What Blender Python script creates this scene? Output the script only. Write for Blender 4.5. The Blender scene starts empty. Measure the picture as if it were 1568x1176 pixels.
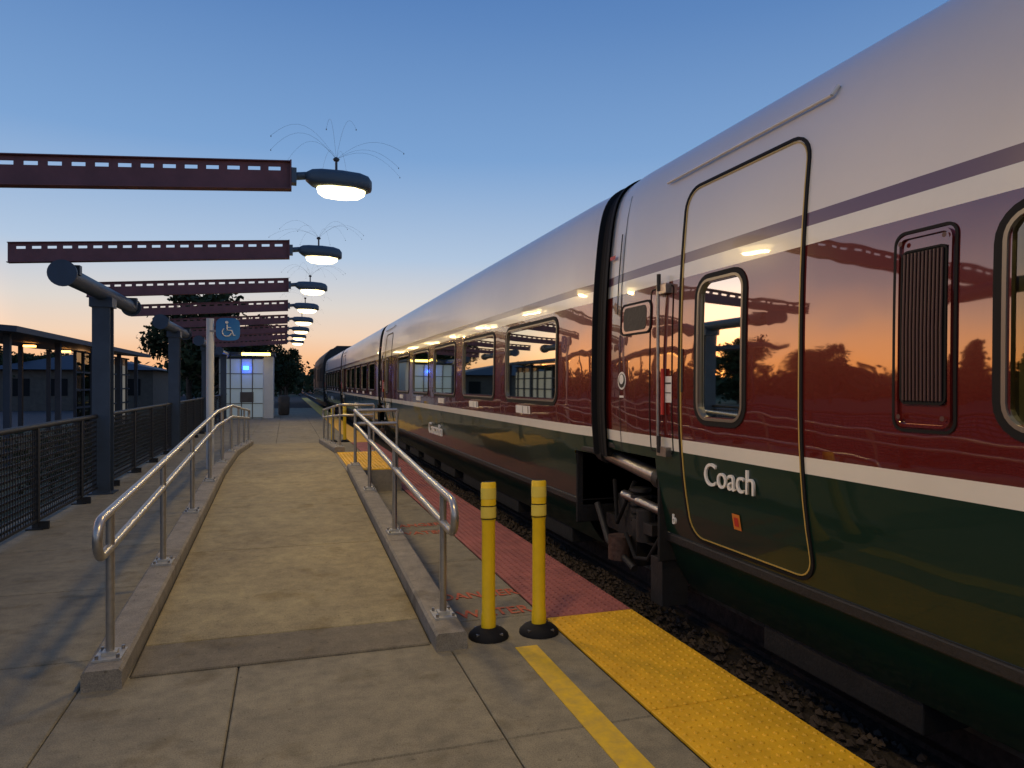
import bpy, math, random, bmesh
import numpy as np
from mathutils import Vector, Matrix
random.seed(7); np.random.seed(7)
sc=bpy.context.scene
sc.view_settings.view_transform='Standard'; sc.view_settings.look='None'; sc.view_settings.exposure=0

# ------------------------------------------------------------ materials
def pm(name,col,rough=.6,metal=0,var=0.0,vscale=3,bump=0,bscale=40,coat=0,emit=None,estr=0,col2=None,spec=.5,wavy=0,cior=1.5):
    m=bpy.data.materials.new(name); m.use_nodes=True
    nt=m.node_tree; b=nt.nodes['Principled BSDF']
    b.inputs['Base Color'].default_value=(*col,1); b.inputs['Roughness'].default_value=rough
    b.inputs['Metallic'].default_value=metal; b.inputs['Coat Weight'].default_value=coat
    b.inputs['Coat Roughness'].default_value=.03; b.inputs['Coat IOR'].default_value=cior
    b.inputs['Specular IOR Level'].default_value=spec
    tc=nt.nodes.new('ShaderNodeTexCoord')
    if var or col2:
        n=nt.nodes.new('ShaderNodeTexNoise'); n.inputs['Scale'].default_value=vscale; n.inputs['Detail'].default_value=8; n.inputs['Roughness'].default_value=.65
        nt.links.new(tc.outputs['Object'],n.inputs['Vector'])
        r=nt.nodes.new('ShaderNodeValToRGB')
        c2=col2 if col2 else tuple(c*(1-var) for c in col)
        c1=col if col2 else tuple(min(1,c*(1+var)) for c in col)
        r.color_ramp.elements[0].position=.35; r.color_ramp.elements[1].position=.65
        r.color_ramp.elements[0].color=(*c2,1); r.color_ramp.elements[1].color=(*c1,1)
        nt.links.new(n.outputs['Fac'],r.inputs['Fac']); nt.links.new(r.outputs['Color'],b.inputs['Base Color'])
    if bump:
        n2=nt.nodes.new('ShaderNodeTexNoise'); n2.inputs['Scale'].default_value=bscale; n2.inputs['Detail'].default_value=6
        nt.links.new(tc.outputs['Object'],n2.inputs['Vector'])
        bp=nt.nodes.new('ShaderNodeBump'); bp.inputs['Strength'].default_value=bump; bp.inputs['Distance'].default_value=.02
        nt.links.new(n2.outputs['Fac'],bp.inputs['Height']); nt.links.new(bp.outputs['Normal'],b.inputs['Normal'])
    if wavy:
        n2=nt.nodes.new('ShaderNodeTexNoise'); n2.inputs['Scale'].default_value=1.6; n2.inputs['Detail'].default_value=2
        nt.links.new(tc.outputs['Object'],n2.inputs['Vector'])
        bp=nt.nodes.new('ShaderNodeBump'); bp.inputs['Strength'].default_value=1; bp.inputs['Distance'].default_value=wavy
        nt.links.new(n2.outputs['Fac'],bp.inputs['Height']); nt.links.new(bp.outputs['Normal'],b.inputs['Normal'])
        nt.links.new(bp.outputs['Normal'],b.inputs['Coat Normal'])
        n3=nt.nodes.new('ShaderNodeTexNoise'); n3.inputs['Scale'].default_value=5; n3.inputs['Detail'].default_value=7
        nt.links.new(tc.outputs['Object'],n3.inputs['Vector']); q=nt.nodes.new('ShaderNodeMapRange'); q.inputs['To Min'].default_value=.008; q.inputs['To Max'].default_value=.045
        nt.links.new(n3.outputs['Fac'],q.inputs['Value']); nt.links.new(q.outputs[0],b.inputs['Coat Roughness'])
    if emit:
        b.inputs['Emission Color'].default_value=(*emit,1); b.inputs['Emission Strength'].default_value=estr
    return m

def concrete(name,base,dark,warm):
    m=bpy.data.materials.new(name); m.use_nodes=True; nt=m.node_tree; L=nt.links.new
    b=nt.nodes['Principled BSDF']; b.inputs['Roughness'].default_value=.85
    tc=nt.nodes.new('ShaderNodeTexCoord')
    def noise(s,d=8,r=.6):
        n=nt.nodes.new('ShaderNodeTexNoise'); n.inputs['Scale'].default_value=s; n.inputs['Detail'].default_value=d; n.inputs['Roughness'].default_value=r
        L(tc.outputs['Object'],n.inputs['Vector']); return n
    def ramp(n,p0,c0,p1,c1):
        r=nt.nodes.new('ShaderNodeValToRGB'); r.color_ramp.elements[0].position=p0; r.color_ramp.elements[1].position=p1
        r.color_ramp.elements[0].color=(*c0,1); r.color_ramp.elements[1].color=(*c1,1); L(n.outputs['Fac'],r.inputs['Fac']); return r
    a=ramp(noise(1.3),.3,dark,.65,base)
    b2=ramp(noise(9,10,.7),.3,(.66,.66,.66),.7,(1.15,1.13,1.07))
    sp=ramp(noise(160,3),.35,(.68,.68,.68),.6,(1.06,1.06,1.06))
    st=ramp(noise(3.1,5,.55),.56,(1,1,1),.68,warm)
    sp2=ramp(noise(38,2,.4),.70,(1,1,1),.76,(.62,.60,.56))
    cur=a.outputs['Color']
    for o in (b2,sp,st,sp2):
        mx=nt.nodes.new('ShaderNodeMix'); mx.data_type='RGBA'; mx.blend_type='MULTIPLY'; mx.inputs[0].default_value=1
        L(cur,mx.inputs[6]); L(o.outputs['Color'],mx.inputs[7]); cur=mx.outputs[2]
    L(cur,b.inputs['Base Color'])
    bp=nt.nodes.new('ShaderNodeBump'); bp.inputs['Strength'].default_value=.4; bp.inputs['Distance'].default_value=.01
    L(noise(120,6).outputs['Fac'],bp.inputs['Height']); L(bp.outputs['Normal'],b.inputs['Normal'])
    return m

M={}
M['conc']=concrete('concrete_slab',(.33,.295,.205),(.24,.215,.155),(.74,.70,.62))
M['conc2']=concrete('concrete_ramp',(.41,.345,.19),(.29,.24,.14),(.76,.72,.62))
M['conc3']=concrete('concrete_rough_strip',(.24,.21,.15),(.18,.155,.11),(.76,.72,.62))
M['curb']=concrete('concrete_curb',(.34,.31,.26),(.25,.225,.185),(.7,.68,.62))
M['joint']=pm('joint_dark',(.03,.028,.025),.95)
M['yellow']=pm('tactile_yellow',(.82,.45,.01),.62,var=.16,vscale=5,bump=.15,bscale=90)
M['red']=pm('tactile_red',(.36,.11,.085),.7,var=.2,vscale=4,bump=.15,bscale=90)
M['ypaint']=pm('yellow_paint',(.80,.52,.015),.6,col2=(.58,.38,.05),vscale=14,bump=.1)
M['rpaint']=pm('faded_red_paint',(.58,.08,.03),.85,col2=(.40,.17,.09),vscale=26)
M['ypost']=pm('post_yellow',(.88,.58,.01),.45,var=.06,vscale=10)
M['ytape']=pm('post_reflective',(.82,.64,.10),.3,var=.1)
M['rubber']=pm('black_rubber',(.010,.010,.011),.75,spec=.25)
M['maroon']=pm('paint_maroon',(.115,.010,.008),.25,coat=1,wavy=.006,cior=2.0,spec=.15)
M['green']=pm('paint_green',(.006,.026,.018),.3,coat=.8,wavy=.008,cior=1.4,spec=.15)
M['cream']=pm('paint_cream',(.80,.76,.68),.25,coat=.6,var=.03,wavy=.008)
M['purple']=pm('paint_purple',(.12,.06,.10),.3,coat=.5)
M['silver']=pm('paint_grey',(.74,.70,.67),.40,coat=.3,var=.03,vscale=1,wavy=.005)
M['under']=pm('underframe_dark',(.014,.013,.013),.6,var=.3,bump=.2)
M['slat']=pm('grille_slat',(.07,.028,.025),.5)
M['gold']=pm('door_pinstripe_gold',(.55,.38,.10),.4)
M['steel']=pm('worn_steel',(.35,.33,.31),.35,metal=.9,var=.2,vscale=15)
M['rust']=pm('rusty_steel',(.10,.06,.045),.6,metal=.5,var=.4,vscale=20,bump=.3)
M['frame']=pm('window_frame_alu',(.20,.185,.16),.4,metal=.6)
M['white']=pm('white_label',(.75,.74,.70),.5,var=.05,vscale=20)
M['orange']=pm('orange_label',(.65,.2,.03),.5)
M['redl']=pm('red_label',(.5,.03,.02),.5)
M['galv']=pm('galvanised_rail',(.42,.40,.37),.33,metal=.75,var=.12,vscale=25)
M['plate']=pm('base_plate',(.45,.44,.40),.5,metal=.5,var=.15,vscale=30)
M['beam']=pm('beam_paint_plum',(.17,.058,.062),.6,var=.15,vscale=5)
M['col']=pm('column_blue_grey',(.035,.055,.085),.5,var=.15,vscale=4)
M['fence']=pm('fence_black',(.010,.012,.016),.6,var=.2)
M['lamp']=pm('lamp_housing',(.06,.09,.12),.45,var=.1)
M['lens']=pm('lamp_lens_lit',(.9,.85,.7),.3,emit=(1,.76,.36),estr=7)
M['wire']=pm('thin_wire',(.05,.05,.05),.5)
M['ballast']=pm('ballast',(.035,.028,.023),.95,var=.5,vscale=18,bump=1,bscale=30)
M['stone']=pm('ballast_stone',(.06,.045,.036),.9,var=.4,vscale=9)
M['grass']=pm('grass_dark',(.045,.06,.025),.95,var=.4,vscale=.4,bump=.8,bscale=8)
M['asph']=pm('asphalt',(.05,.05,.052),.9,var=.2,vscale=2,bump=.3)
M['leaf']=pm('foliage',(.04,.055,.024),.85,col2=(.02,.033,.015),vscale=.8,spec=.2)
M['bark']=pm('bark',(.08,.055,.04),.9,var=.3,bump=.5)
M['wall']=pm('shelter_panel_white',(.62,.62,.58),.5,var=.05)
M['roofd']=pm('roof_dark',(.030,.038,.056),.6,var=.15)
M['bsign']=pm('sign_blue',(.02,.16,.42),.4)
M['seat']=pm('seat_ochre',(.60,.38,.03),.8,var=.15)
M['seatd']=pm('seat_blue',(.04,.05,.08),.8)
M['inner']=pm('interior_wall',(.36,.33,.24),.6)
M['lit']=pm('interior_lamp',(.9,.85,.7),.5,emit=(1,.76,.38),estr=5.5)
M['olit']=pm('orange_lamp',(.9,.6,.3),.5,emit=(1,.38,.08),estr=9)
M['ylit']=pm('yellow_lamp',(.9,.8,.5),.5,emit=(1,.66,.12),estr=8)
M['blit']=pm('blue_lamp',(.05,.1,.9),.5,emit=(.02,.10,1),estr=14)
M['bldg']=pm('building_wall',(.10,.085,.07),.8,var=.15)
def glassmat(name,tint,f0=.12,rough=.02):
    m=bpy.data.materials.new(name); m.use_nodes=True; nt=m.node_tree; nt.nodes.clear(); L=nt.links.new
    o=nt.nodes.new('ShaderNodeOutputMaterial'); t=nt.nodes.new('ShaderNodeBsdfTransparent'); g=nt.nodes.new('ShaderNodeBsdfGlossy')
    t.inputs['Color'].default_value=(*tint,1); g.inputs['Roughness'].default_value=rough; g.inputs['Color'].default_value=(.85,.85,.72,1)
    lw=nt.nodes.new('ShaderNodeFresnel'); lw.inputs['IOR'].default_value=1.5
    a=nt.nodes.new('ShaderNodeMath'); a.operation='ADD'; a.inputs[1].default_value=f0; a.use_clamp=True
    mx=nt.nodes.new('ShaderNodeMixShader'); L(lw.outputs[0],a.inputs[0]); L(a.outputs[0],mx.inputs[0]); L(t.outputs[0],mx.inputs[1]); L(g.outputs[0],mx.inputs[2]); L(mx.outputs[0],o.inputs['Surface'])
    return m
M['glass']=glassmat('tinted_glass',(.42,.43,.30),0.0)
M['cglass']=glassmat('shelter_glass',(.7,.75,.75),.05)
M['block']=pm('lit_glass_block',(.35,.42,.46),.4,emit=(.6,.75,.80),estr=.12)
M['wblock']=pm('lit_waiting_room_glass',(.35,.33,.28),.4,emit=(.75,.68,.55),estr=.16)

# ------------------------------------------------------------ mesh builder
class MB:
    def __init__(s): s.v=[]; s.f=[]; s.m=[]; s.mats=[]; s.sm=[]
    def mi(s,k):
        if k not in s.mats: s.mats.append(k)
        return s.mats.index(k)
    def add(s,vs,fs,k,smooth=False):
        o=len(s.v); s.v+= [tuple(v) for v in vs]
        i=s.mi(k)
        for f in fs: s.f.append(tuple(a+o for a in f)); s.m.append(i); s.sm.append(smooth)
    def box(s,x0,x1,y0,y1,z0,z1,k,zf=None):
        vs=[(x,y,z) for z in (z0,z1) for y in (y0,y1) for x in (x0,x1)]
        if zf: vs=[(x,y,z+zf(y)) for x,y,z in vs]
        s.add(vs,[(0,2,3,1),(4,5,7,6),(0,1,5,4),(2,6,7,3),(0,4,6,2),(1,3,7,5)],k)
    def slab(s,x0,x1,y0,y1,z0,z1,k,b=.006,zf=None):
        g=zf or (lambda y:0)
        def ring(i,z): return [(x0+i,y0+i,z+g(y0+i)),(x1-i,y0+i,z+g(y0+i)),(x1-i,y1-i,z+g(y1-i)),(x0+i,y1-i,z+g(y1-i))]
        vs=ring(0,z0)+ring(0,z1-b)+ring(b,z1)
        fs=[]
        for l in (0,4):
            for i in range(4): fs.append((l+i,l+(i+1)%4,l+4+(i+1)%4,l+4+i))
        fs.append((8,9,10,11)); s.add(vs,fs,k)
    def tube(s,pts,r,k,seg=10,caps=True,closed=False):
        pts=[Vector(p) for p in pts]; n=len(pts); rs=r if isinstance(r,(list,tuple)) else [r]*n
        vs=[];prev=None
        for i,p in enumerate(pts):
            if closed: t=(pts[(i+1)%n]-pts[i-1])
            else: t=(pts[min(i+1,n-1)]-pts[max(i-1,0)])
            t.normalize()
            if prev is None:
                a=Vector((0,0,1)) if abs(t.z)<.9 else Vector((1,0,0)); u=t.cross(a).normalized()
            else:
                u=(prev-t*prev.dot(t)).normalized()
            prev=u; w=t.cross(u)
            for j in range(seg):
                an=2*math.pi*j/seg; vs.append(p+(u*math.cos(an)+w*math.sin(an))*rs[i])
        fs=[]
        for i in range(n if closed else n-1):
            for j in range(seg):
                a=i*seg+j;b=i*seg+(j+1)%seg;c=((i+1)%n)*seg+(j+1)%seg;d=((i+1)%n)*seg+j
                fs.append((a,b,c,d))
        s.add(vs,fs,k,True)
        if caps and not closed:
            s.add([vs[j] for j in range(seg)],[tuple(range(seg))],k); s.add([vs[(n-1)*seg+j] for j in range(seg)],[tuple(range(seg))],k)
    def obj(s,name,parent=None,bevel=0):
        me=bpy.data.meshes.new(name); me.from_pydata(s.v,[],s.f)
        for k in s.mats: me.materials.append(M[k])
        me.polygons.foreach_set('material_index',s.m); me.polygons.foreach_set('use_smooth',s.sm); me.update()
        bm=bmesh.new(); bm.from_mesh(me); bmesh.ops.recalc_face_normals(bm,faces=bm.faces); bm.to_mesh(me); bm.free()
        o=bpy.data.objects.new(name,me); sc.collection.objects.link(o)
        if parent: o.parent=parent
        if bevel:
            md=o.modifiers.new('b','BEVEL'); md.width=bevel; md.segments=2; md.limit_method='ANGLE'
        return o
def empty(name):
    e=bpy.data.objects.new(name,None); sc.collection.objects.link(e); e.empty_display_size=.1; return e

# ------------------------------------------------------------ world
w=bpy.data.worlds.new("World"); sc.world=w; w.use_nodes=True; nt=w.node_tree; L=nt.links.new
bg=nt.nodes['Background']; tc=nt.nodes.new('ShaderNodeTexCoord'); sep=nt.nodes.new('ShaderNodeSeparateXYZ'); L(tc.outputs['Generated'],sep.inputs[0])
def wramp(els):
    r=nt.nodes.new('ShaderNodeValToRGB'); cr=r.color_ramp
    while len(cr.elements)<len(els): cr.elements.new(.5)
    for e,(p,c) in zip(cr.elements,els): e.position=p; e.color=(*c,1)
    L(sep.outputs['Z'],r.inputs['Fac']); return r
warm=wramp([(0,(1,.42,.17)),(.035,(.97,.55,.30)),(.065,(.90,.66,.49)),(.105,(.73,.68,.64)),(.17,(.45,.58,.76)),(.30,(.20,.37,.66)),(.48,(.095,.22,.50)),(1,(.045,.11,.32))])
cool=wramp([(0,(.60,.42,.36)),(.05,(.55,.50,.52)),(.13,(.45,.52,.64)),(.25,(.26,.41,.66)),(.45,(.105,.23,.50)),(1,(.04,.11,.32))])
vm=nt.nodes.new('ShaderNodeVectorMath'); vm.operation='DOT_PRODUCT'; L(tc.outputs['Generated'],vm.inputs[0]); vm.inputs[1].default_value=(-.5,.866,0)
mr=nt.nodes.new('ShaderNodeMapRange'); mr.interpolation_type='SMOOTHSTEP'; mr.inputs['From Min'].default_value=-.3; mr.inputs['From Max'].default_value=.9; L(vm.outputs['Value'],mr.inputs['Value'])
mx=nt.nodes.new('ShaderNodeMix'); mx.data_type='RGBA'; L(mr.outputs[0],mx.inputs[0]); L(cool.outputs[0],mx.inputs[6]); L(warm.outputs[0],mx.inputs[7])
vm2=nt.nodes.new('ShaderNodeVectorMath'); vm2.operation='DOT_PRODUCT'; L(tc.outputs['Generated'],vm2.inputs[0]); vm2.inputs[1].default_value=(-.80,.60,0)
mr2=nt.nodes.new('ShaderNodeMapRange'); mr2.interpolation_type='SMOOTHSTEP'; mr2.inputs['From Min'].default_value=.80; mr2.inputs['From Max'].default_value=.96; L(vm2.outputs['Value'],mr2.inputs['Value'])
glow=wramp([(0,(4.2,1.3,.20)),(.05,(3.6,1.2,.22)),(.11,(2.0,.80,.28)),(.18,(.75,.38,.20)),(.28,(.10,.06,.05)),(.4,(0,0,0))])
gm=nt.nodes.new('ShaderNodeMix'); gm.data_type='RGBA'; gm.blend_type='ADD'; gm.clamp_result=False; L(mr2.outputs[0],gm.inputs[0]); L(mx.outputs[2],gm.inputs[6]); L(glow.outputs[0],gm.inputs[7])
sky=nt.nodes.new('ShaderNodeTexSky'); sky.sky_type='NISHITA'; sky.sun_disc=False; sky.sun_elevation=math.radians(1.0); sky.sun_rotation=math.radians(-50)
ml=nt.nodes.new('ShaderNodeMix'); ml.data_type='RGBA'; ml.blend_type='ADD'; ml.inputs[0].default_value=.01
L(gm.outputs[2],ml.inputs[6]); L(sky.outputs[0],ml.inputs[7]); L(ml.outputs[2],bg.inputs['Color']); bg.inputs['Strength'].default_value=.97
sl=bpy.data.lights.new('sun','SUN'); sl.energy=.05; sl.angle=math.radians(80); sl.color=(1,.6,.35)
so=bpy.data.objects.new('sun',sl); sc.collection.objects.link(so); so.rotation_euler=Vector((-.7,.7,.05)).to_track_quat('Z','Y').to_euler(); so.location=(-20,30,20)

# ------------------------------------------------------------ ground / platform
g=MB(); g.box(-900,900,-400,1400,-1.2,-.55,'grass'); g.obj('ground')
g=MB(); g.box(2.15,9.5,-40,220,-.6,-.34,'ballast')
for _ in range(5200):
    x=random.uniform(2.2,2.95); y=random.uniform(.3,16)**1; r=random.uniform(.014,.034)
    z=-.335+random.uniform(0,.03)
    vs=[(x+r*a*random.uniform(.7,1.2),y+r*b*random.uniform(.7,1.2),z+r*c*random.uniform(.6,1)) for a,b,c in ((1,0,0),(0,1,0),(-1,0,0),(0,-1,0),(0,0,1),(0,0,-1))]
    g.add(vs,[(0,1,4),(1,2,4),(2,3,4),(3,0,4),(1,0,5),(2,1,5),(3,2,5),(0,3,5)],'stone')
g.obj('ballast_trackbed')
g=MB()
for x in (3.12,4.56):
    g.box(x-.035,x+.035,-40,220,-.15,-.11,'steel'); g.box(x-.01,x+.01,-40,220,-.3,-.15,'rust'); g.box(x-.07,x+.07,-40,220,-.33,-.3,'rust')
g.obj('railway_track')
g=MB(); g.box(-2.9,2.19,-10,90,-.6,-.015,'joint')
xs=[-2.9,-.97,-.24,.89,1.585]; yl=[2.87+1.5*k for k in range(-8,30)]
for i in range(len(xs)-1):
    for j in range(len(yl)-1):
        g.slab(xs[i]+.003,xs[i+1]-.003,yl[j]+.003,yl[j+1]-.003,-.02,0,'conc')
g.box(2.19,2.2,-10,90,-.5,-.005,'curb')
g.obj('platform')
def dome(g,x,y,z,k):
    n=7; vs=[(x+.0125*math.cos(a),y+.0125*math.sin(a),z) for a in [2*math.pi*i/n for i in range(n)]]+[(x+.007*math.cos(a),y+.007*math.sin(a),z+.006) for a in [2*math.pi*i/n for i in range(n)]]
    g.add(vs,[(i,(i+1)%n,n+(i+1)%n,n+i) for i in range(n)]+[tuple(range(n,2*n))],k)
def tact(name,x0,x1,y0,y1,z,k,step=.052,dmax=15):
    g=MB(); L0=.62*2.18; y=y1
    while y>y0+.01:
        a=max(y0,y-L0); g.slab(x0+.002,x1-.002,a+.002,y-.002,z-.014,z,k,b=.003); y=a
    nx=int((x1-x0-.03)/step)
    yy=max(y0+.03,-.2)
    while yy<min(y1,dmax)-.02:
        for i in range(nx+1): dome(g,x0+.03+i*(x1-x0-.06)/nx,yy,z,k)
        yy+=step
    g.obj(name)
tact('tactile_strip_yellow',1.59,2.19,-6,4.26,.006,'yellow')
tact('tactile_strip_red',1.59,2.19,4.265,18.6,.006,'red')
tact('tactile_strip_yellow',1.59,2.19,18.605,80,.006,'yellow')
g=MB(); g.box(1.24,1.37,-6,3.84,.001,.0045,'ypaint'); g.obj('painted_line')

# ------------------------------------------------------------ ramp
Y0,Y1,Y2,Y3=4.03,10.0,12.7,18.7
def rz(y):
    if y<Y0 or y>Y3: return 0
    if y<Y1: return .3*(y-Y0)/(Y1-Y0)
    if y<Y2: return .3
    return .3*(Y3-y)/(Y3-Y2)
g=MB()
segs=[Y0,4.42,6.3,8.15,Y1,11.35,Y2,14.2,15.7,17.2,Y3]
for a,b in zip(segs[:-1],segs[1:]):
    g.box(-.765,.80,a,b,-.01,-.001,'joint',zf=rz)
    g.slab(-.755,.79,a+.003,b-.003,-.02,.012,'conc2' if a>Y0 else 'conc3',zf=rz)
for (x0,x1) in ((-.95,-.77),(.80,.98)):
    rngs=[(Y0-.12,Y1),(Y2,Y3+.1)] if x0>0 else [(Y0-.12,Y1),(Y1,Y2),(Y2,Y3+.1)]
    for a,b in rngs:
        n=max(1,int((b-a)/1.8)); 
        for i in range(n):
            p=a+(b-a)*i/n; q=a+(b-a)*(i+1)/n
            vs=[]
            for y in (p+.004,q-.004):
                t=rz(min(max(y,Y0),Y3))+.10
                vs+= [(x0,y,-.02),(x0,y,t-.015),(x0+.015,y,t),(x1-.015,y,t),(x1,y,t-.015),(x1,y,-.02)]
            g.add(vs,[(i2,(i2+1)%6,6+(i2+1)%6,6+i2) for i2 in range(6)]+[(0,1,2,3,4,5),(6,7,8,9,10,11)],'curb')
g.box(.8,1.55,Y1,Y2,-.01,.30,'curb')
g.obj('wheelchair_ramp')
tact('tactile_strip_yellow',.84,1.54,Y1+.02,Y2-.02,.316,'yellow',dmax=12.6)

# ------------------------------------------------------------ handrails
def handrail(name,x,posts,ya,yb,ends=(True,True),ret=None):
    e=empty(name); g=MB()
    def top(y): return rz(min(max(y,Y0),Y3))+.84
    dz=.185; r=.023
    ys=[ya]+[y for y in (Y1,Y2) if ya<y<yb]+[yb]
    def dens(dzz):
        pts=[]
        for a,b in zip(ys[:-1],ys[1:]):
            n=6
            for i in range(n): 
                y=a+(b-a)*i/n; pts.append((x,y,top(y)-dzz))
        pts.append((x,yb,top(yb)-dzz)); return pts
    U=dens(0); Lw=dens(dz)
    def arc(y,sgn):
        c=top(y)-dz/2; return [(x,y+sgn*dz/2*math.sin(a),c+dz/2*math.cos(a)) for a in [math.pi*i/10 for i in range(1,10)]]
    g2=list(reversed(Lw))
    if ends[0] and ends[1]:
        path=list(U)+arc(yb,1)+g2+list(reversed(arc(ya,-1))); g.tube(path,r,'galv',12,closed=True)
    elif ends[0]:
        path=list(reversed(U))+arc(ya,-1)+Lw
        if ret: 
            path=[(ret[1],yb+.02,top(yb))]+[(x+.06,yb+.02,top(yb))]+path+[(x+.06,yb+.02,top(yb)-dz),(ret[1],yb+.02,top(yb)-dz)]
        g.tube(path,r,'galv',12)
    else:
        path=U+arc(yb,1)+g2
        if ret: path=[(ret[1],ya-.02,top(ya)),(x+.06,ya-.02,top(ya))]+path+[(x+.06,ya-.02,top(ya)-dz),(ret[1],ya-.02,top(ya)-dz)]
        g.tube(path,r,'galv',12)
    g.obj('rails',e)
    for y in posts:
        p=MB(); b=rz(min(max(y,Y0),Y3))+.10
        p.tube([(x,y,b),(x,y,top(y)-.01)],.021,'galv',10)
        p.box(x-.065,x+.065,y-.085,y+.085,b-.004,b+.012,'plate')
        p.box(x-.035,x+.035,y-.035,y+.035,b+.012,b+.03,'plate')
        for dx in (-.048,.048):
            for dy in (-.065,.065): p.tube([(x+dx,y+dy,b+.01),(x+dx,y+dy,b+.03)],.009,'steel',6)
        p.obj('post',e)
    if ret:
        yy=yb+.02 if ends[0] else ya-.02
        p=MB(); p.tube([(ret[1],yy,.3),(ret[1],yy,rz(Y1)+.84)],.021,'galv',10); p.box(ret[1]-.05,ret[1]+.05,yy-.06,yy+.06,.298,.325,'plate'); p.obj('post',e)
handrail('handrail',-.86,[4.10,5.75,7.45,9.1,10.8,12.5,14.4,16.3,18.2],3.93,18.5)
handrail('handrail',.90,[4.20,6.2,8.15,9.9],3.98,9.95,(True,False),('far',1.48))
handrail('handrail',.90,[12.8,14.7,16.6,18.4],12.75,18.6,(False,True),('near',1.48))

# ------------------------------------------------------------ yellow delineator posts
def bollard(x,y):
    e=empty('yellow_delineator_post'); g=MB()
    g.tube([(x,y,0),(x,y,.02),(x,y,.045),(x,y,.06)],[.12,.118,.09,.05],'rubber',20); 
    for a in range(4): 
        an=a*1.57+.6; g.box(x+.095*math.cos(an)-.01,x+.095*math.cos(an)+.01,y+.095*math.sin(an)-.01,y+.095*math.sin(an)+.01,.02,.04,'steel')
    g.obj('base',e)
    g=MB()
    def oval(z,sx,sy): return [(x+sx*math.cos(t),y+sy*math.sin(t),z) for t in [2*math.pi*i/18 for i in range(18)]]
    zs=[(.05,.045,.036),(.12,.045,.036),(.15,.041,.026),(.68,.041,.026),(.70,.046,.032),(.91,.046,.032),(.92,.040,.026)]
    vs=[]; 
    for z,a,b in zs: vs+=oval(z,a,b)
    fs=[]
    for l in range(len(zs)-1):
        for i in range(18): fs.append((l*18+i,l*18+(i+1)%18,(l+1)*18+(i+1)%18,(l+1)*18+i))
    g.add(vs,fs,'ypost',True); g.add(oval(.92,.040,.026),[tuple(range(18))],'rubber')
    g.obj('post',e)
    g=MB()
    for z0,z1 in ((.71,.775),(.82,.885)):
        vs=oval(z0,.0475,.0335)+oval(z1,.0475,.0335); g.add(vs,[(i,(i+1)%18,18+(i+1)%18,18+i) for i in range(18)],'ytape',True)
    for z0 in (.70,.775): 
        vs=oval(z0,.048,.034)+oval(z0+.006,.048,.034); g.add(vs,[(i,(i+1)%18,18+(i+1)%18,18+i) for i in range(18)],'rubber',True)
    g.obj('reflective_band',e)
for x,y in ((1.145,4.06),(1.455,4.04),(1.15,18.9),(1.45,18.9)): bollard(x,y)

# ------------------------------------------------------------ text helper
def text(s,size,loc,mat,rot,name,parent=None,ext=.0015,sx=1,off_=0):
    cu=bpy.data.curves.new(name,'FONT'); cu.body=s; cu.size=size; cu.extrude=ext; cu.offset=off_
    o=bpy.data.objects.new(name,cu); sc.collection.objects.link(o)
    cu.materials.append(M[mat]); o.matrix_world=Matrix.Translation(loc)@rot@Matrix.Diagonal((sx,1,1,1))
    bpy.context.view_layer.update()
    me=bpy.data.meshes.new_from_object(o.evaluated_get(bpy.context.evaluated_depsgraph_get()))
    mw=o.matrix_world.copy(); bpy.data.objects.remove(o); me.transform(mw)
    o=bpy.data.objects.new(name,me); sc.collection.objects.link(o)
    if parent: o.parent=parent
    return o
RG=Matrix.Identity(4)
e=empty('ground_stencil_text')
for yy in (0,2.6): text('DANGER',.20,(1.02,4.82+yy,.004),'rpaint',RG,'line',e,.001,.70,.003); text('WATER',.20,(1.06,4.42+yy,.004),'rpaint',RG,'line',e,.001,.72,.003)
RT=Matrix(((0,0,-1,0),(-1,0,0,0),(0,1,0,0),(0,0,0,1)))

# ------------------------------------------------------------ train
W=2.36; HW=1.48; XC=W+HW
PR=[(.10,.30),(.3,.17),(.5,.10),(.8,.04),(1.056,.012),(1.3,0),(1.6,0),(1.9,.005),(2.16,.015),(2.31,.024),(2.5,.040),(2.7,.062),(2.85,.09),(2.95,.125),(3.03,.18),(3.09,.26),(3.135,.37),(3.17,.53),(3.205,.80),(3.23,1.1),(3.24,1.48)]
ZT=3.24
def off(z):
    if z<=PR[0][0]: return PR[0][1]
    if z>=PR[-1][0]: return PR[-1][1]
    for i in range(len(PR)-1):
        if PR[i][0]<=z<=PR[i+1][0]:
            t=(z-PR[i][0])/(PR[i+1][0]-PR[i][0])
            def sl(j):
                a=max(0,j-1); b=min(len(PR)-1,j+1); return (PR[b][1]-PR[a][1])/(PR[b][0]-PR[a][0])
            h=PR[i+1][0]-PR[i][0]; m0=sl(i)*h; m1=sl(i+1)*h
            return (2*t**3-3*t*t+1)*PR[i][1]+(t**3-2*t*t+t)*m0+(-2*t**3+3*t*t)*PR[i+1][1]+(t**3-t*t)*m1
def S(y,z,p=0): return (W+off(z)-p,y,z)
def rr(y0,y1,z0,z1,r,i=0,k=14,n=6):
    y0+=i;y1-=i;z0+=i;z1-=i;r=max(r-i,.004)
    P=[]
    for (cy,cz,a0),(q0,q1) in zip([(y1-r,z0+r,-90),(y1-r,z1-r,0),(y0+r,z1-r,90),(y0+r,z0+r,180)],[((y1,z0+r),(y1,z1-r)),((y1-r,z1),(y0+r,z1)),((y0,z1-r),(y0,z0+r)),((y0+r,z0),(y1-r,z0))]):
        for j in range(n+1):
            a=math.radians(a0+90*j/n); P.append((cy+r*math.cos(a),cz+r*math.sin(a)))
        for j in range(1,k): P.append((q0[0]+(q1[0]-q0[0])*j/k,q0[1]+(q1[1]-q0[1])*j/k))
    return P
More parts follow.
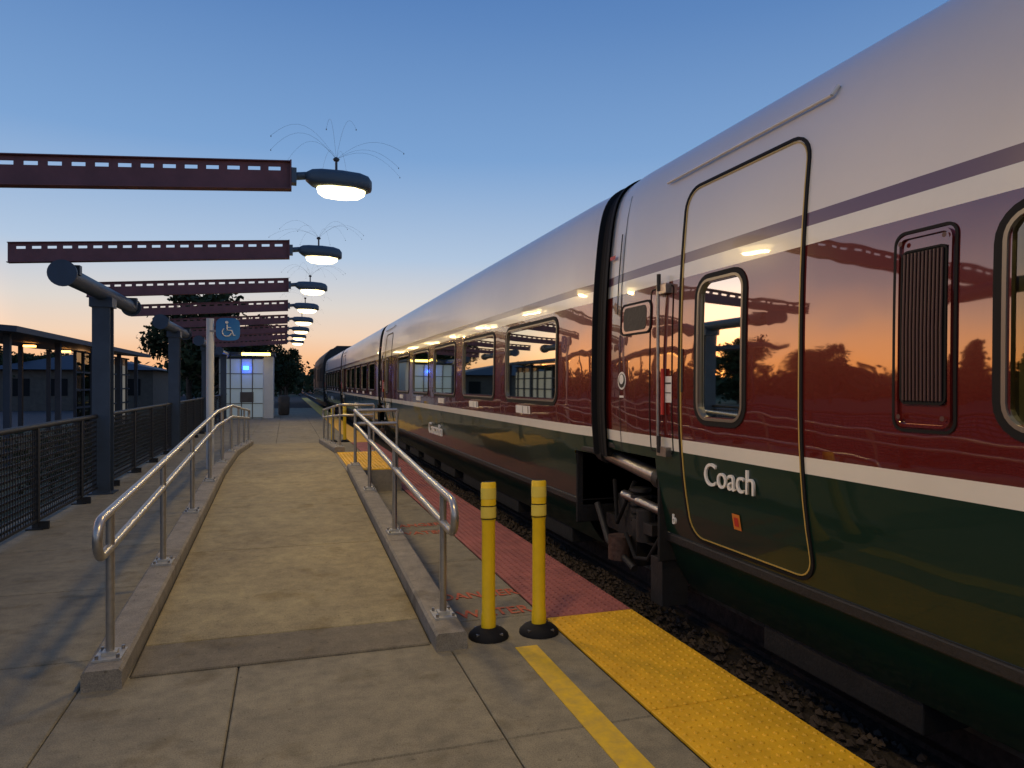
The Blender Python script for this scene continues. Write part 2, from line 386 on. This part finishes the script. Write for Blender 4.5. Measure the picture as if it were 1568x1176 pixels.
def ring(g,y0,y1,z0,z1,r,t,k,proud=.006,depth=0):
    A=rr(y0,y1,z0,z1,r); B=rr(y0,y1,z0,z1,r,t); n=len(A)
    vs=[S(y,z,-.002) for y,z in A]+[S(y,z,proud) for y,z in A]+[S(y,z,proud) for y,z in B]+[S(y,z,-depth) for y,z in B]
    fs=[]
    for l in range(3):
        for i in range(n): fs.append((l*n+i,l*n+(i+1)%n,(l+1)*n+(i+1)%n,(l+1)*n+i))
    g.add(vs,fs,k)
def patch(g,y0,y1,z0,z1,k,p=.003,nz=6,r=0):
    if r:
        A=rr(y0,y1,z0,z1,r,k=3,n=5); g.add([S(y,z,p) for y,z in A],[tuple(range(len(A)))],k); return
    vs=[];fs=[]
    for i in range(nz+1):
        z=z0+(z1-z0)*i/nz; vs+=[S(y0,z,p),S(y1,z,p)]
    for i in range(nz): fs.append((2*i,2*i+1,2*i+3,2*i+2))
    g.add(vs,fs,k,True)
ZG0,ZG1=1.07,1.15
def car(name,ya,yb):
    e=empty(name)
    wins=[(yb-4.82-2.05*k,yb-3.26-2.05*k,1.34,2.09) for k in range(5)]
    dw=(yb-1.79,yb-1.34,1.285,2.12)
    ops=wins+[dw]; ci=.022
    ops=[(a+ci,b-ci,c+ci,d-ci) for a,b,c,d in ops]
    cuts=[(yb-.80,yb+1,-1,1.0),(ya-1,ya+.42,-1,.93)]
    zs=set([.10,.2,.3,.42,.55,.7,.85,.93,1.0,ZG0,ZG1,1.25,1.45,1.6,1.75,1.9,2.0,2.165,2.20,2.255,2.32,2.4,2.5,2.6,2.7,2.78,2.85,2.9,2.95,2.99,3.03,3.06,3.09,3.11,3.135,3.155,3.17,3.19,3.205,3.22,3.23,3.237,ZT])
    ys=set([ya,yb,yb-.80,ya+.42,yb-.30])
    for a,b,c,d in ops: zs|={c,d}; ys|={a,b}
    y=ya
    while y<yb: 
        if min(abs(y-q) for q in ys)>.15: ys.add(round(y,3))
        y+=.5
    zs=sorted(zs); ys=sorted(ys)
    def mat(z):
        return 'green' if z<ZG0 else 'cream' if z<ZG1 else 'maroon' if z<2.165 else 'cream' if z<2.255 else 'purple' if z<2.32 else 'silver'
    g=MB(); nz=len(zs)
    for side in (0,1):
        vs=[]
        for y in ys:
            for z in zs:
                x=W+off(z)
                if min(y-ya,yb-y)<.001: x+=.03
                vs.append((x if side==0 else 2*XC-x,y,z))
        base={}
        for j in range(nz-1):
            mm=(zs[j]+zs[j+1])/2
            fs=[]
            for i in range(len(ys)-1):
                yc=(ys[i]+ys[i+1])/2
                if side==0 and any(a<yc<b and c<mm<d for a,b,c,d in ops+cuts): continue
                if side==1 and any(a<yc<b and c<mm<d for a,b,c,d in cuts): continue
                fs.append((i*nz+j,(i+1)*nz+j,(i+1)*nz+j+1,i*nz+j+1))
            base.setdefault(mat(mm),[]).extend(fs)
        o=len(g.v); g.v+=vs
        for k,fs in base.items():
            ii=g.mi(k)
            for f in fs: g.f.append(tuple(a+o for a in f)); g.m.append(ii); g.sm.append(True)
    for y in (ya,yb):
        pts=[(W+off(z)+.03,y,z) for z in zs if z>=.93]; pts+= [(2*XC-p[0],y,p[2]) for p in reversed(pts[:-1])]
        g.add(pts,[tuple(range(len(pts)))],'rubber')
    g.obj('body_shell',e)
    g=MB()
    g.box(W+.42,2*XC-W-.42,ya+.05,yb-.05,.05,.42,'under')
    g.box(W+.09,2*XC-W-.09,ya+.42,yb-.80,.44,.5,'under')
    g.box(W+.03,2*XC-W-.03,yb-.82,yb-.80,.3,1.04,'under'); g.box(W+.04,2*XC-W-.04,ya+.42,ya+.44,.3,1.0,'under')
    g.box(W+.03,2*XC-W-.03,yb-.8,yb-.02,1.005,1.05,'under'); g.box(W+.03,2*XC-W-.03,ya+.02,ya+.42,.935,.98,'under')
    for yy in np.arange(ya+1.2,yb-2,1.7):
        g.box(W+.32,W+.6,yy,yy+1.1,-.06,.2,'under')
    g.obj('underframe',e,bevel=.01)
    g=MB(); yc=yb-.02
    for xx in (3.05,4.55):
        g.tube([(xx-.07,yc,.26),(xx-.05,yc,.26),(xx-.05,yc,.26),(xx+.05,yc,.26)],[.40,.40,.37,.37],'rust',28)
        g.tube([(xx-.10,yc,.26),(xx-.07,yc,.26)],[.12,.2],'under',16)
    g.tube([(3.0,yc,.26),(4.6,yc,.26)],.07,'rust',12)
    g.box(W+.22,W+.36,yc-.62,yc+.42,.30,.42,'under'); g.box(W+.2,W+.42,yc-.16,yc+.16,.10,.62,'under')
    g.tube([(W+.13,yb-.70,.84),(W+.13,yb+.22,.94)],.055,'steel',16); g.tube([(W+.13,yb-.74,.835),(W+.13,yb-.66,.845)],.075,'under',14); g.tube([(W+.13,yb+.16,.93),(W+.13,yb+.26,.945)],.075,'under',14)
    g.tube([(W+.16,yb-.72,.60),(W+.16,yb-.05,.64)],.035,'steel',12)
    g.tube([(W+.15,yb-.42,.35),(W+.15,yb-.42,.58)],.07,'under',14)
    g.tube([(W+.12,yb-.05,.14),(W+.12,yb-.05,.32)],.09,'rust',14)
    g.tube([(W+.13,yb+.38,.50),(W+.12,yb+.15,.24),(W+.12,yb-.3,.12)],.028,'under',10)
    g.tube([(W+.12,yb-.75,.5),(W+.1,yb-.55,.25),(W+.13,yb-.3,.2),(W+.15,yb-.1,.34)],.018,'rubber',8)
    g.tube([(W+.2,yb-.15,.75),(W+.15,yb+.05,.4),(W+.2,yb+.2,.72)],.018,'rubber',8)
    for i in range(6): g.tube([(W+.2,yb-.25,.44+.05*i),(W+.2,yb-.25,.465+.05*i)],.08,'under',14)
    g.box(W+.10,W+.3,yb-.60,yb-.3,.42,.50,'under'); g.box(W+.08,W+.28,yb-.78,yb-.62,-.02,.3,'under')
    g.obj('wheelset',e,bevel=.006)
    g=MB(); zz=[z for z in zs if z>=.9]
    vs=[];loops=[(yb-.04,-.004),(yb+.0,-.004),(yb+.01,.035),(yb+.06,.04),(yb+.10,.025),(yb+.14,.04),(yb+.19,.035),(yb+.2,-.004),(yb+.21,-.004)]
    n=0
    for y,d in loops:
        pts=[(W+off(z)+d,y,z-max(0,(z-2.9))*d*.8) for z in zz]; pts+=[(2*XC-p[0],y,p[2]) for p in reversed(pts[:-1])]; n=len(pts); vs+=pts
    fs=[(l*n+i,l*n+i+1,(l+1)*n+i+1,(l+1)*n+i) for l in range(len(loops)-1) for i in range(n-1)]
    g.add(vs,fs,'rubber'); g.obj('gangway_bellows',e)
    g=MB(); f=MB()
    for a,b,c,d in wins:
        ring(f,a-.04,b+.04,c-.04,d+.04,.14,.045,'rubber',.006,.0); ring(f,a-.006,b+.006,c-.006,d+.006,.10,.016,'frame',.009,.035)
        patch(g,a+.005,b-.005,c+.005,d-.005,'glass',-.012)
    a,b,c,d=dw
    ring(f,a-.03,b+.03,c-.03,d+.03,.13,.04,'rubber',.007); ring(f,a,b,c,d,.10,.016,'frame',.010,.035); patch(g,a+.005,b-.005,c+.005,d-.005,'glass',-.012)
    g.obj('window_glass',e); f.obj('window_frames',e)
    g=MB()
    ring(g,yb-2.26,yb-1.13,.52,2.73,.14,.016,'rubber',.009); ring(g,yb-2.238,yb-1.152,.542,2.708,.12,.007,'gold',.006)
    ring(g,yb-1.05,yb-.75,1.045,2.14,.03,.008,'rubber',.004)
    g.tube([S(yb-2.37,2.85,.02),S(yb-.88,2.84,.02)],.010,'cream',8); g.tube([S(yb-2.37,2.85,.02),S(yb-2.39,2.89,.01)],.010,'cream',8)
    for zc in (2.12,1.06): 
        g.box(W-.03,W+.02,yb-1.02,yb-.90,zc-.03,zc+.03,'steel'); g.tube([(W-.03,yb-.93,zc-.01),(W-.03,yb-.93,zc+.10)],.014,'under',8)
    g.tube([(W-.025,yb-.91,1.1),(W-.025,yb-.91,2.12)],.012,'steel',8)
    g.tube([(W-.02,yb-.96,1.30),(W-.02,yb-.96,1.60)],.012,'redl',8)
    patch(g,yb-.76,yb-.32,1.86,2.07,'maroon',.004,r=.05); patch(g,yb-.70,yb-.36,1.88,2.05,'under',.006,r=.04)
    ring(g,yb-.77,yb-.31,1.85,2.08,.06,.014,'rubber',.008)
    def disc(y,z,rad,k,p):
        A=[S(y+rad*math.cos(t),z+rad*math.sin(t),p) for t in [2*math.pi*i/24 for i in range(24)]]; g.add(A,[tuple(range(24))],k)
    disc(yb-.34,1.524,.066,'white',.004); disc(yb-.34,1.524,.052,'under',.006); disc(yb-.34,1.535,.036,'white',.008)
    patch(g,yb-.37,yb-.30,1.40,1.415,'white',.004)
    patch(g,yb-1.05,yb-.97,1.38,1.55,'white',.005); patch(g,yb-1.045,yb-.975,1.50,1.51,'under',.007); patch(g,yb-1.045,yb-.975,1.44,1.446,'under',.007)
    patch(g,yb-.16,yb-.07,2.45,2.48,'redl',.005)
    patch(g,yb-1.70,yb-1.63,.68,.77,'orange',.005); patch(g,yb-1.685,yb-1.645,.70,.75,'redl',.007); patch(g,yb-2.53,yb-2.43,.44,.465,'white',.005)
    patch(g,yb-.305,yb-.297,1.0,2.9,'under',.003,12)
    patch(g,yb-.275,yb-.255,2.02,2.62,'rubber',.012,8)
    patch(g,yb-1.22+.04,yb-1.22+.07,1.45,1.72,'under',.004)
    a,b,c,d=yb-3.08,yb-2.79,1.31,2.11
    ring(g,a,b,c,d,.05,.012,'rubber',.006); ring(g,a+.02,b-.02,c+.02,d-.02,.04,.012,'maroon',.012)
    ring(g,a+.04,b-.04,c+.11,d-.08,.03,.008,'rubber',.01)
    patch(g,a+.045,b-.045,c+.115,d-.085,'rubber',.006)
    for i in range(11):
        y=a+.06+i*(b-a-.12)/10; g.tube([S(y,c+.125,.012),S(y,c+.4,.014),S(y,d-.095,.012)],.0055,'slat',6)
    for yy in (a+.045,b-.045):
        for z in (c+.06,d-.05): disc(yy,z,.010,'slat',.022)
    for a,b,c,d in wins:
        m=(a+b)/2; patch(g,m-.05,m+.42,1.195,1.275,'white',.005,2); patch(g,m+.18,m+.19,1.2,1.27,'under',.007,2); patch(g,m-.0,m+.02,1.2,1.27,'under',.007,2)
    g.obj('doors_and_fittings',e)
    text('Coach',.19,(W+.008,yb-1.40,.905),'white',RT,'coach_lettering',e,.006,.98)
    text('Cascadia',.26,(W+.02,ya+7.0,.66),'white',RT,'route_lettering',e,.012,1.2)
    text('b',.09,(W+.02,yb-1.02,.60),'white',RT,'small_lettering',e,.006,.98) 
    g=MB(); i0,i1=ya+.45,yb-.85
    g.box(2*XC-W-.16,2*XC-W-.12,i0,i1,.5,2.6,'inner'); g.box(W+.2,2*XC-W-.2,i0,i1,2.5,2.53,'inner'); g.box(W+.1,2*XC-W-.1,i0,i1,.502,.52,'seatd')
    for q in range(5):
        wy=yb-4.82-2.05*q; g.box(2*XC-W-.175,2*XC-W-.165,wy,wy+1.5,1.35,2.08,'seatd')
    g.box(W+.1,2*XC-W-.17,i1,i1+.03,.5,2.5,'inner'); g.box(W+.1,2*XC-W-.17,i0-.03,i0,.5,2.5,'inner'); g.box(W+.55,2*XC-W-.17,yb-2.9,yb-2.86,.52,2.5,'inner')
    g.box(XC-.08,XC+.08,i0+.5,i1-2.3,2.47,2.495,'lit')
    g.box(XC-.1,XC+.1,i1-1.5,i1-1.1,2.47,2.495,'lit')
    y=i0+.6; n=0
    while y<yb-4:
        for x0 in (W+.18,W+1.9):
            k='seat' if (n%3!=1) else 'seatd'
            for q in (0,.46):
                vs=[]
                for (yy,z,h) in ((y,.95,0),(y+.12,1.35,0),(y+.2,1.72,.03),(y+.24,1.80,.08)):
                    vs+=[(x0+q+h,yy,z),(x0+q+.43-h,yy,z),(x0+q+.43-h,yy+.11,z),(x0+q+h,yy+.11,z)]
                fs=[(l*4+i,l*4+(i+1)%4,l*4+4+(i+1)%4,l*4+4+i) for l in range(3) for i in range(4)]+[(12,13,14,15)]
                g.add(vs,fs,k); g.box(x0+q,x0+q+.43,y-.42,y+.06,.86,.98,k)
        y+=1.0; n+=1
    g.obj('interior',e)
    return e
car('passenger_train_car',-8.96,5.08)
car('passenger_train_car',5.28,19.1)
car('passenger_train_car',19.3,33.12)
car('passenger_train_car',33.32,47.14)
e=empty('diesel_locomotive'); g=MB()
sec=[(2.32,.35),(2.30,1.0),(2.30,1.2),(2.30,2.9),(2.42,3.35),(2.75,3.75),(3.2,3.92),(3.84,3.95)]
full=sec+[(2*XC-x,z) for x,z in reversed(sec[:-1])]
stations=[(47.6,1.0),(60,1),(63.5,1),(65.5,.82),(66.3,.6)]
n=len(full); vs=[]
for y,s in stations: vs+=[(XC+(x-XC)*(1 if s==1 else .96),y,.35+(z-.35)*s) for x,z in full]
for l in range(len(stations)-1):
    for i in range(n-1):
        zz=(full[i][1]+full[i+1][1])/2
        g.add([vs[l*n+i],vs[l*n+i+1],vs[(l+1)*n+i+1],vs[(l+1)*n+i]],[(0,1,2,3)],'green' if zz<1.05 else 'cream' if zz<1.15 else 'under')
g.add(vs[:n],[tuple(range(n))],'under'); g.add(vs[-n:],[tuple(range(n))],'under')
g.obj('body',e)
g=MB()
for y in (49,51.5,54,56.5): g.box(2.27,2.3,y,y+1.6,1.7,2.6,'under')
g.box(2.26,2.3,61.5,62.7,1.9,2.7,'rubber'); g.box(2.27,2.3,60.2,61,1.0,2.8,'rubber'); g.box(2.5,5.2,48,64,.0,.36,'under')
for y in (50,52.5,60,62.5):
    for x in (3.05,4.63): g.tube([(x-.07,y,.36),(x+.07,y,.36)],.5,'rust',24)
g.box(3.3,4.4,50,53,3.94,4.12,'under'); g.box(3.3,4.4,55,59,3.94,4.08,'under')
g.obj('fittings',e,bevel=.02)

# ------------------------------------------------------------ canopy frames with lamps
beamY=[-.6,2.65]+[5.95+3.28*k for k in range(8)]
XT=-2.4
for by in beamY:
    e=empty('platform_light_beam'); g=MB()
    x0,x1=-2.95,.03; zb,zt=3.05,3.28
    g.box(x0,x1,by-.004,by+.004,zb+.008,zt-.075,'beam')
    g.box(x0,x1,by-.004,by+.004,zt-.045,zt-.008,'beam')
    p=.152; x=x0+.02; g.box(x0,x0+.02,by-.004,by+.004,zt-.075,zt-.045,'beam')
    while x<x1-.03:
        q=min(x+p,x1); g.box(x,x+.062,by-.004,by+.004,zt-.075,zt-.045,'beam'); x+=p
    g.box(x1-.02,x1,by-.0045,by+.0045,zt-.075,zt-.045,'beam')
    g.box(x0,x1,by-.05,by+.05,zb,zb+.008,'beam'); g.box(x0,x1,by-.03,by+.03,zt-.008,zt,'beam')
    g.box(x1,x1+.012,by-.05,by+.05,zb,zt,'beam')
    g.v=[(x,y,z+.068*(x-x1)) for x,y,z in g.v]
    g.obj('beam',e)
    e2=empty('lamp_fixture'); e2.parent=e
    g=MB(); g.tube([(x1+.01,by,3.16),(x1+.12,by,3.175),(x1+.25,by,3.17)],.032,'lamp',12); g.box(x1+.01,x1+.05,by-.05,by+.05,3.10,3.22,'lamp')
    secs=[(.12,.045,.035,3.165),(.17,.085,.07,3.155),(.24,.115,.085,3.145),(.40,.125,.09,3.14),(.54,.12,.085,3.135),(.61,.10,.07,3.13),(.64,.06,.045,3.12)]
    vs=[];n=20
    for sx,hw,hh,zc in secs:
        for i in range(n):
            a=2*math.pi*i/n; ca,sa=math.cos(a),math.sin(a)
            vs.append((x1+sx,by+hw*math.copysign(abs(ca)**.6,ca),zc+(hh if sa>0 else hh*.75)*math.copysign(abs(sa)**.6,sa)))
    fs=[(l*n+i,l*n+(i+1)%n,(l+1)*n+(i+1)%n,(l+1)*n+i) for l in range(len(secs)-1) for i in range(n)]
    fs+=[tuple(range(n)),tuple(range((len(secs)-1)*n,len(secs)*n))]
    g.add(vs,fs,'lamp',True); g.obj('lamp_head',e2)
    g=MB(); vs=[];n=24;R=[(1,0),(.95,-.035),(.75,-.062),(.38,-.075)]
    for s,dz in R:
        for i in range(n):
            a=2*math.pi*i/n; ca,sa=math.cos(a),math.sin(a); vs.append((x1+.40+.195*s*math.copysign(abs(ca)**.75,ca),by+.105*s*math.copysign(abs(sa)**.75,sa),3.085+dz))
    fs=[(l*n+i,l*n+(i+1)%n,(l+1)*n+(i+1)%n,(l+1)*n+i) for l in range(3) for i in range(n)]+[tuple(range(3*n,4*n))]
    g.add(vs,fs,'lens',True); g.obj('lens',e2)
    g=MB(); cx=x1+.36; g.tube([(cx,by,3.22),(cx,by,3.33)],.010,'wire',8); g.tube([(cx,by,3.315),(cx,by,3.33),(cx,by,3.345)],[.02,.028,.012],'wire',10)
    for i in range(10):
        a=2*math.pi*i/10+random.uniform(-.25,.25); Rr=random.uniform(.45,.66); hh=random.uniform(.16,.32)
        pts=[(cx+Rr*t*math.cos(a),by+Rr*t*math.sin(a),3.33+hh*math.sin(min(1,t*1.0)*2.2)*1.0*(1-.25*t)-.12*t*t) for t in [j/10 for j in range(11)]]
        g.tube(pts,.0007,'wire',4); g.tube([pts[-1],(pts[-1][0],pts[-1][1],pts[-1][2]-.010)],.0035,'wire',5)
    g.obj('bird_deterrent_wires',e2)
    la=bpy.data.lights.new('lamp_light','AREA'); la.shape='ELLIPSE'; la.size=.30; la.size_y=.17; la.energy=27; la.color=(1,.68,.24)
    lo=bpy.data.objects.new('lamp_light',la); sc.collection.objects.link(lo); lo.location=(x1+.40,by,3.005); lo.parent=e2
for cy in [-2.1,4.45]+[11.02+6.56*k for k in range(4)]:
    e=empty('canopy_column'); g=MB()
    g.box(XT-.11,XT+.11,cy-.115,cy-.10,0.01,2.55,'col'); g.box(XT-.11,XT+.11,cy+.10,cy+.115,0.01,2.55,'col'); g.box(XT-.01,XT+.01,cy-.10,cy+.10,.01,2.55,'col')
    g.box(XT-.16,XT+.16,cy-.16,cy+.16,0,.02,'col'); g.obj('column',e)
    g=MB(); g.tube([(XT,cy-1.85,2.75),(XT,cy+1.85,2.75)],.105,'col',20)
    for s in (-1,1): g.tube([(XT,cy+s*1.85,2.75),(XT,cy+s*1.88,2.75)],.15,'col',24)
    for s in (-1.64,1.64): g.box(XT-.13,XT+.13,cy+s-.05,cy+s+.05,2.76,2.872,'col')
    g.box(XT-.14,XT+.14,cy-.14,cy+.14,2.55,2.68,'col')
    g.obj('longitudinal_tube',e)

# fence
e=empty('platform_fence'); XF=-2.46; g=MB()
y=-3.0
while y<46:
    g.box(XF-.03,XF+.03,y-.03,y+.03,0,1.04,'fence'); g.box(XF-.08,XF+.08,y-.06,y+.06,0,.015,'fence')
    g.box(XF-.005,XF+.12,y-.02,y+.02,.0,.08,'fence')
    y+=1.64
g.tube([(XF,-3,1.06),(XF,46,1.06)],.03,'fence',10)
for k in range(14): z=.14+.065*k; g.box(XF-.008,XF+.008,-3,46,z-.012,z+.012,'fence')
g.box(XF-.02,XF+.02,-3,46,.08,.105,'fence')
yy=-3
while yy<26: g.box(XF+.009,XF+.015,yy,yy+.013,.09,1.02,'fence'); yy+=.07
g.obj('rails_and_posts',e)

# wheelchair sign
e=empty('accessible_boarding_sign'); g=MB(); sx,sy=-1.28,13.6
g.tube([(sx-.0,sy,0),(sx,sy,2.66)],.065,'wall',14); g.obj('pole',e)
g=MB(); cx=sx+.30; zc=2.47; A=[(cx+.20*math.copysign(abs(math.cos(t))**.5,math.cos(t)),zc+.20*math.copysign(abs(math.sin(t))**.5,math.sin(t))) for t in [2*math.pi*i/32 for i in range(32)]]
g.add([(x,sy-.08,z) for x,z in A]+[(x,sy-.07,z) for x,z in A],[tuple(range(32)),tuple(range(32,64))]+[(i,(i+1)%32,32+(i+1)%32,32+i) for i in range(32)],'bsign')
g.box(sx,cx,sy-.0695,sy-.05,2.42,2.45,'steel'); g.obj('panel',e)
g=MB(); yy=sy-.086
g.tube([(cx-.02+.0,yy,zc+.12),(cx-.02,yy-.004,zc+.12)],.026,'white',12)
g.tube([(cx-.02,yy,zc+.08),(cx-.015,yy,zc-.02),(cx+.06,yy,zc-.02),(cx+.09,yy,zc-.11),(cx+.12,yy,zc-.105)],.013,'white',6)
g.tube([(cx-.02,yy,zc+.03),(cx+.05,yy,zc+.03)],.010,'white',6)
g.tube([(cx-.02+.075*math.cos(t),yy,zc-.05+.075*math.sin(t)) for t in [2.2+i*.32 for i in range(13)]],.011,'white',6)
g.obj('wheelchair_symbol',e)

# glass block shelter
e=empty('glass_block_shelter'); g=MB()
X0,X1,YA,YB=-2.75,-.95,33,35.4
g.box(X0,X1,YA+.02,YB,0,2.6,'block')
for i in range(5):
    x=X0+(X1-X0)*i/4; g.box(x-.02,x+.02,YA-.03,YA+.019,0,2.62,'bldg' if i<4 else 'wall')
for z in (.03,.65,1.3,1.95,2.6): g.box(X0,X1,YA-.02,YA+.018,z-.015,z+.015,'bldg')
g.box(X1+.032,X1+.42,YA-.1,YB,0,2.72,'wall'); g.box(X1-.95,X1-.4,YA-.05,YA-.032,.7,1.15,'bldg')
g.box(X0-.4,X1+.5,YA-.6,YB+.3,2.74,2.86,'roofd')
g.obj('shelter_body',e)
g=MB(); g.box(X0+.95,X0+2.1,YA-.66,YA-.605,2.72,2.84,'ylit'); g.box(X0+.98,X0+1.20,YA-.14,YA-.04,2.12,2.28,'blit'); g.obj('shelter_lights',e)
la=bpy.data.lights.new('blue_beacon','POINT'); la.energy=6; la.color=(.05,.2,1); la.shadow_soft_size=.08; lo=bpy.data.objects.new('blue_beacon',la); sc.collection.objects.link(lo); lo.location=(X0+1.1,YA-.35,2.2); lo.parent=e
e=empty('litter_bin'); g=MB(); g.tube([(-.1,36,0),(-.1,36,.05),(-.1,36,.85),(-.1,36,.95)],[.2,.26,.28,.2],'bldg',14); g.obj('bin_body',e)

# left station shelter across
e=empty('station_canopy_building'); g=MB()
vs=[(-10.5,19,3.05),(-5.9,19,2.70),(-5.9,36,2.70),(-10.5,36,3.05)]; vs+=[(x,y,z+.14) for x,y,z in vs]
g.add(vs,[(0,1,2,3),(4,5,6,7),(0,1,5,4),(1,2,6,5),(2,3,7,6),(3,0,4,7)],'roofd')
for y in (20,24,28,32,35.4):
    for x in (-6.4,-9.8): g.box(x-.07,x+.07,y-.07,y+.07,-.56,2.72 if x>-8 else 2.98,'roofd')
for y in np.arange(27,35.6,1.0): g.box(-6.75,-6.67,y-.04,y+.04,-.55,2.6,'roofd')
for z in (.1,.7,1.3,1.9,2.6): g.box(-6.74,-6.68,27,35.5,z-.03,z+.03,'roofd')
g.box(-6.725,-6.715,27,29.9,-.5,2.6,'cglass'); g.box(-6.80,-6.755,30,35.5,.1,2.3,'wblock'); g.box(-7.9,-6.8,35.5,35.55,-.55,2.6,'wall')
for x in (-7.9,-7.5,-7.1,-6.8): g.box(x-.03,x+.03,35.44,35.495,-.55,2.6,'roofd')
g.obj('canopy',e)
g=MB(); 
for y in (22,27,31,34.5): g.box(-8.2,-7.9,y,y+.25,2.72,2.78,'olit')
g.obj('canopy_lamps',e)
la=bpy.data.lights.new('canopy_light','POINT'); la.energy=10; la.color=(1,.5,.2); la.shadow_soft_size=.15; lo=bpy.data.objects.new('canopy_light',la); sc.collection.objects.link(lo); lo.location=(-8,33,2.5); lo.parent=e
g=MB(); g.box(-30,-12,-30,160,-.548,-.53,'asph'); g.obj('parking_lot')

e=empty('station_house'); g=MB(); g.box(-21,-10,62,72,-.6,2.6,'bldg'); 
g.add([(-21.6,61.4,2.6),(-9.4,61.4,2.6),(-9.4,72.6,2.6),(-21.6,72.6,2.6),(-15.5,65,4.0),(-15.5,69,4.0)],[(0,1,4),(1,2,5,4),(2,3,5),(3,0,4,5),(0,1,2,3)],'roofd')
for x in (-19.5,-17,-14.5,-12): g.box(x,x+1.1,61.96,61.998,.6,1.9,'rubber')
g.obj('house_body',e)

# ------------------------------------------------------------ vegetation
def quads(C,size,rng):
    N=len(C); a=rng.normal(size=(N,3)); a/=np.linalg.norm(a,axis=1)[:,None]; b=rng.normal(size=(N,3)); b-=a*(a*b).sum(1)[:,None]; b/=np.linalg.norm(b,axis=1)[:,None]
    s=size*rng.uniform(.6,1.4,size=(N,1)); a=a*s; b=b*s*.6
    V=np.stack([C-a,C+b,C+a,C-b],1).reshape(-1,3); return V
def foliage_mesh(name,C,size,trunk=None):
    rng=np.random.default_rng(len(C)); V=quads(np.array(C),size,rng); n=len(C)
    g=MB(); g.add(V.tolist(),[(4*i,4*i+1,4*i+2,4*i+3) for i in range(n)],'leaf')
    if trunk: 
        for pts,rs in trunk: g.tube(pts,rs,'bark',7)
    me=g.obj(name+'_tmp'); d=me.data; d.name=name; bpy.data.objects.remove(me); return d
def fir(h,rng):
    C=[]; T=[([(0,0,0),(0,0,h*.5),(0,0,h)],[.018*h,.012*h,.004*h])]
    z=.1*h
    while z<h*.98:
        R=.22*h*(1-z/h)**.85+.03*h; nb=9
        for i in range(nb):
            a=rng.uniform(0,6.28); r=R*rng.uniform(.6,1.15)
            for t in np.linspace(.15,1,7):
                for _ in range(3): C.append((r*t*math.cos(a)+rng.normal()*.035*h*.5,r*t*math.sin(a)+rng.normal()*.035*h*.5,z-.22*r*t+rng.normal()*.012*h))
        z+=.042*h
    return C,T
def decid(h,rng):
    C=[];T=[([(0,0,0),(.02*h,0,h*.35),(0,.02*h,h*.7)],[.03*h,.02*h,.006*h])]
    for i in range(22):
        a=rng.uniform(0,6.28); rr_=rng.uniform(.05,.3)*h; z=h*rng.uniform(.32,.92); rr_*= (1.15-abs(z/h-.58)*1.6)
        c=(rr_*math.cos(a),rr_*math.sin(a),z); T.append(([(0,0,z*.55),(c[0]*.5,c[1]*.5,z*.8),c],[.012*h,.008*h,.003*h]))
        s=rng.uniform(.08,.14)*h
        for _ in range(190):
            v=rng.normal(size=3); v/=np.linalg.norm(v); v*=s*rng.uniform(.3,1.1); C.append((c[0]+v[0]*1.2,c[1]+v[1]*1.2,c[2]+v[2]*.8))
    return C,T
rng=np.random.default_rng(3)
meshes={'fir_tree':[],'deciduous_tree':[]}
for i in range(2):
    C,T=fir(8,rng); meshes['fir_tree'].append(foliage_mesh('fir_tree',C,.20,T))
    C,T=decid(8,rng); meshes['deciduous_tree'].append(foliage_mesh('deciduous_tree',C,.17,T))
def tree(kind,x,y,h,i=0):
    o=bpy.data.objects.new(kind,meshes[kind][i%2]); sc.collection.objects.link(o); s=h/8; o.location=(x,y,-.6); o.scale=(s*random.uniform(.85,1.2),s*random.uniform(.85,1.2),s); o.rotation_euler=(0,0,random.uniform(0,6))
tree('deciduous_tree',-4.6,50,8.4,0); tree('deciduous_tree',-6.4,54,8.0,1); tree('deciduous_tree',-3.4,56,7.4,1); tree('deciduous_tree',-2.0,60,6.3,0)
for i in range(30):
    an=math.radians(random.uniform(-95,-26)); d=random.uniform(42,70); h=random.uniform(4.0,7.6)
    tree('fir_tree' if random.random()<.6 else 'deciduous_tree',d*math.sin(an),d*math.cos(an),h,i)
for i in range(9):
    an=math.radians(random.uniform(-23,-12)); d=random.uniform(62,80); tree('deciduous_tree',d*math.sin(an),d*math.cos(an),random.uniform(4,5.8),i)
for i in range(7):
    tree('deciduous_tree',random.uniform(-5,1.6),random.uniform(88,110),random.uniform(5,7.5),i)
C=[]
for i in range(520):
    an=math.radians(random.uniform(-120,12)); d=random.uniform(95,150); hh=random.uniform(2.0,5.0); cx,cy=d*math.sin(an),d*math.cos(an)
    if cx>1.2 and cy>0: cy+=40
    for _ in range(60):
        v=rng.normal(size=3)*np.array([2.2,2.2,1.2]); C.append((cx+v[0],cy+v[1],max(-.5,hh*rng.uniform(0,1)+v[2]*.5)))
d=foliage_mesh('distant_tree_line',C,.6); o=bpy.data.objects.new('distant_tree_line',d); sc.collection.objects.link(o)
C=[]
for i in range(60):
    cx=random.uniform(-6.3,-3.6); cy=random.uniform(4,44); hh=random.uniform(.4,1.0)
    for _ in range(110):
        v=rng.normal(size=3); v/=np.linalg.norm(v); v*=rng.uniform(.2,1)*.55; C.append((cx+v[0],cy+v[1],-.5+hh*.5+v[2]*hh*.9))
d=foliage_mesh('shrubs',C,.06); o=bpy.data.objects.new('shrubs',d); sc.collection.objects.link(o)

# ------------------------------------------------------------ camera
cd=bpy.data.cameras.new('camera'); co=bpy.data.objects.new('camera',cd); sc.collection.objects.link(co); sc.camera=co
cd.sensor_width=36; cd.lens=24.98; cd.clip_end=3000; cd.clip_start=.05
co.location=(0,0,1.5); co.rotation_euler=(math.radians(90),0,-math.radians(17.64))
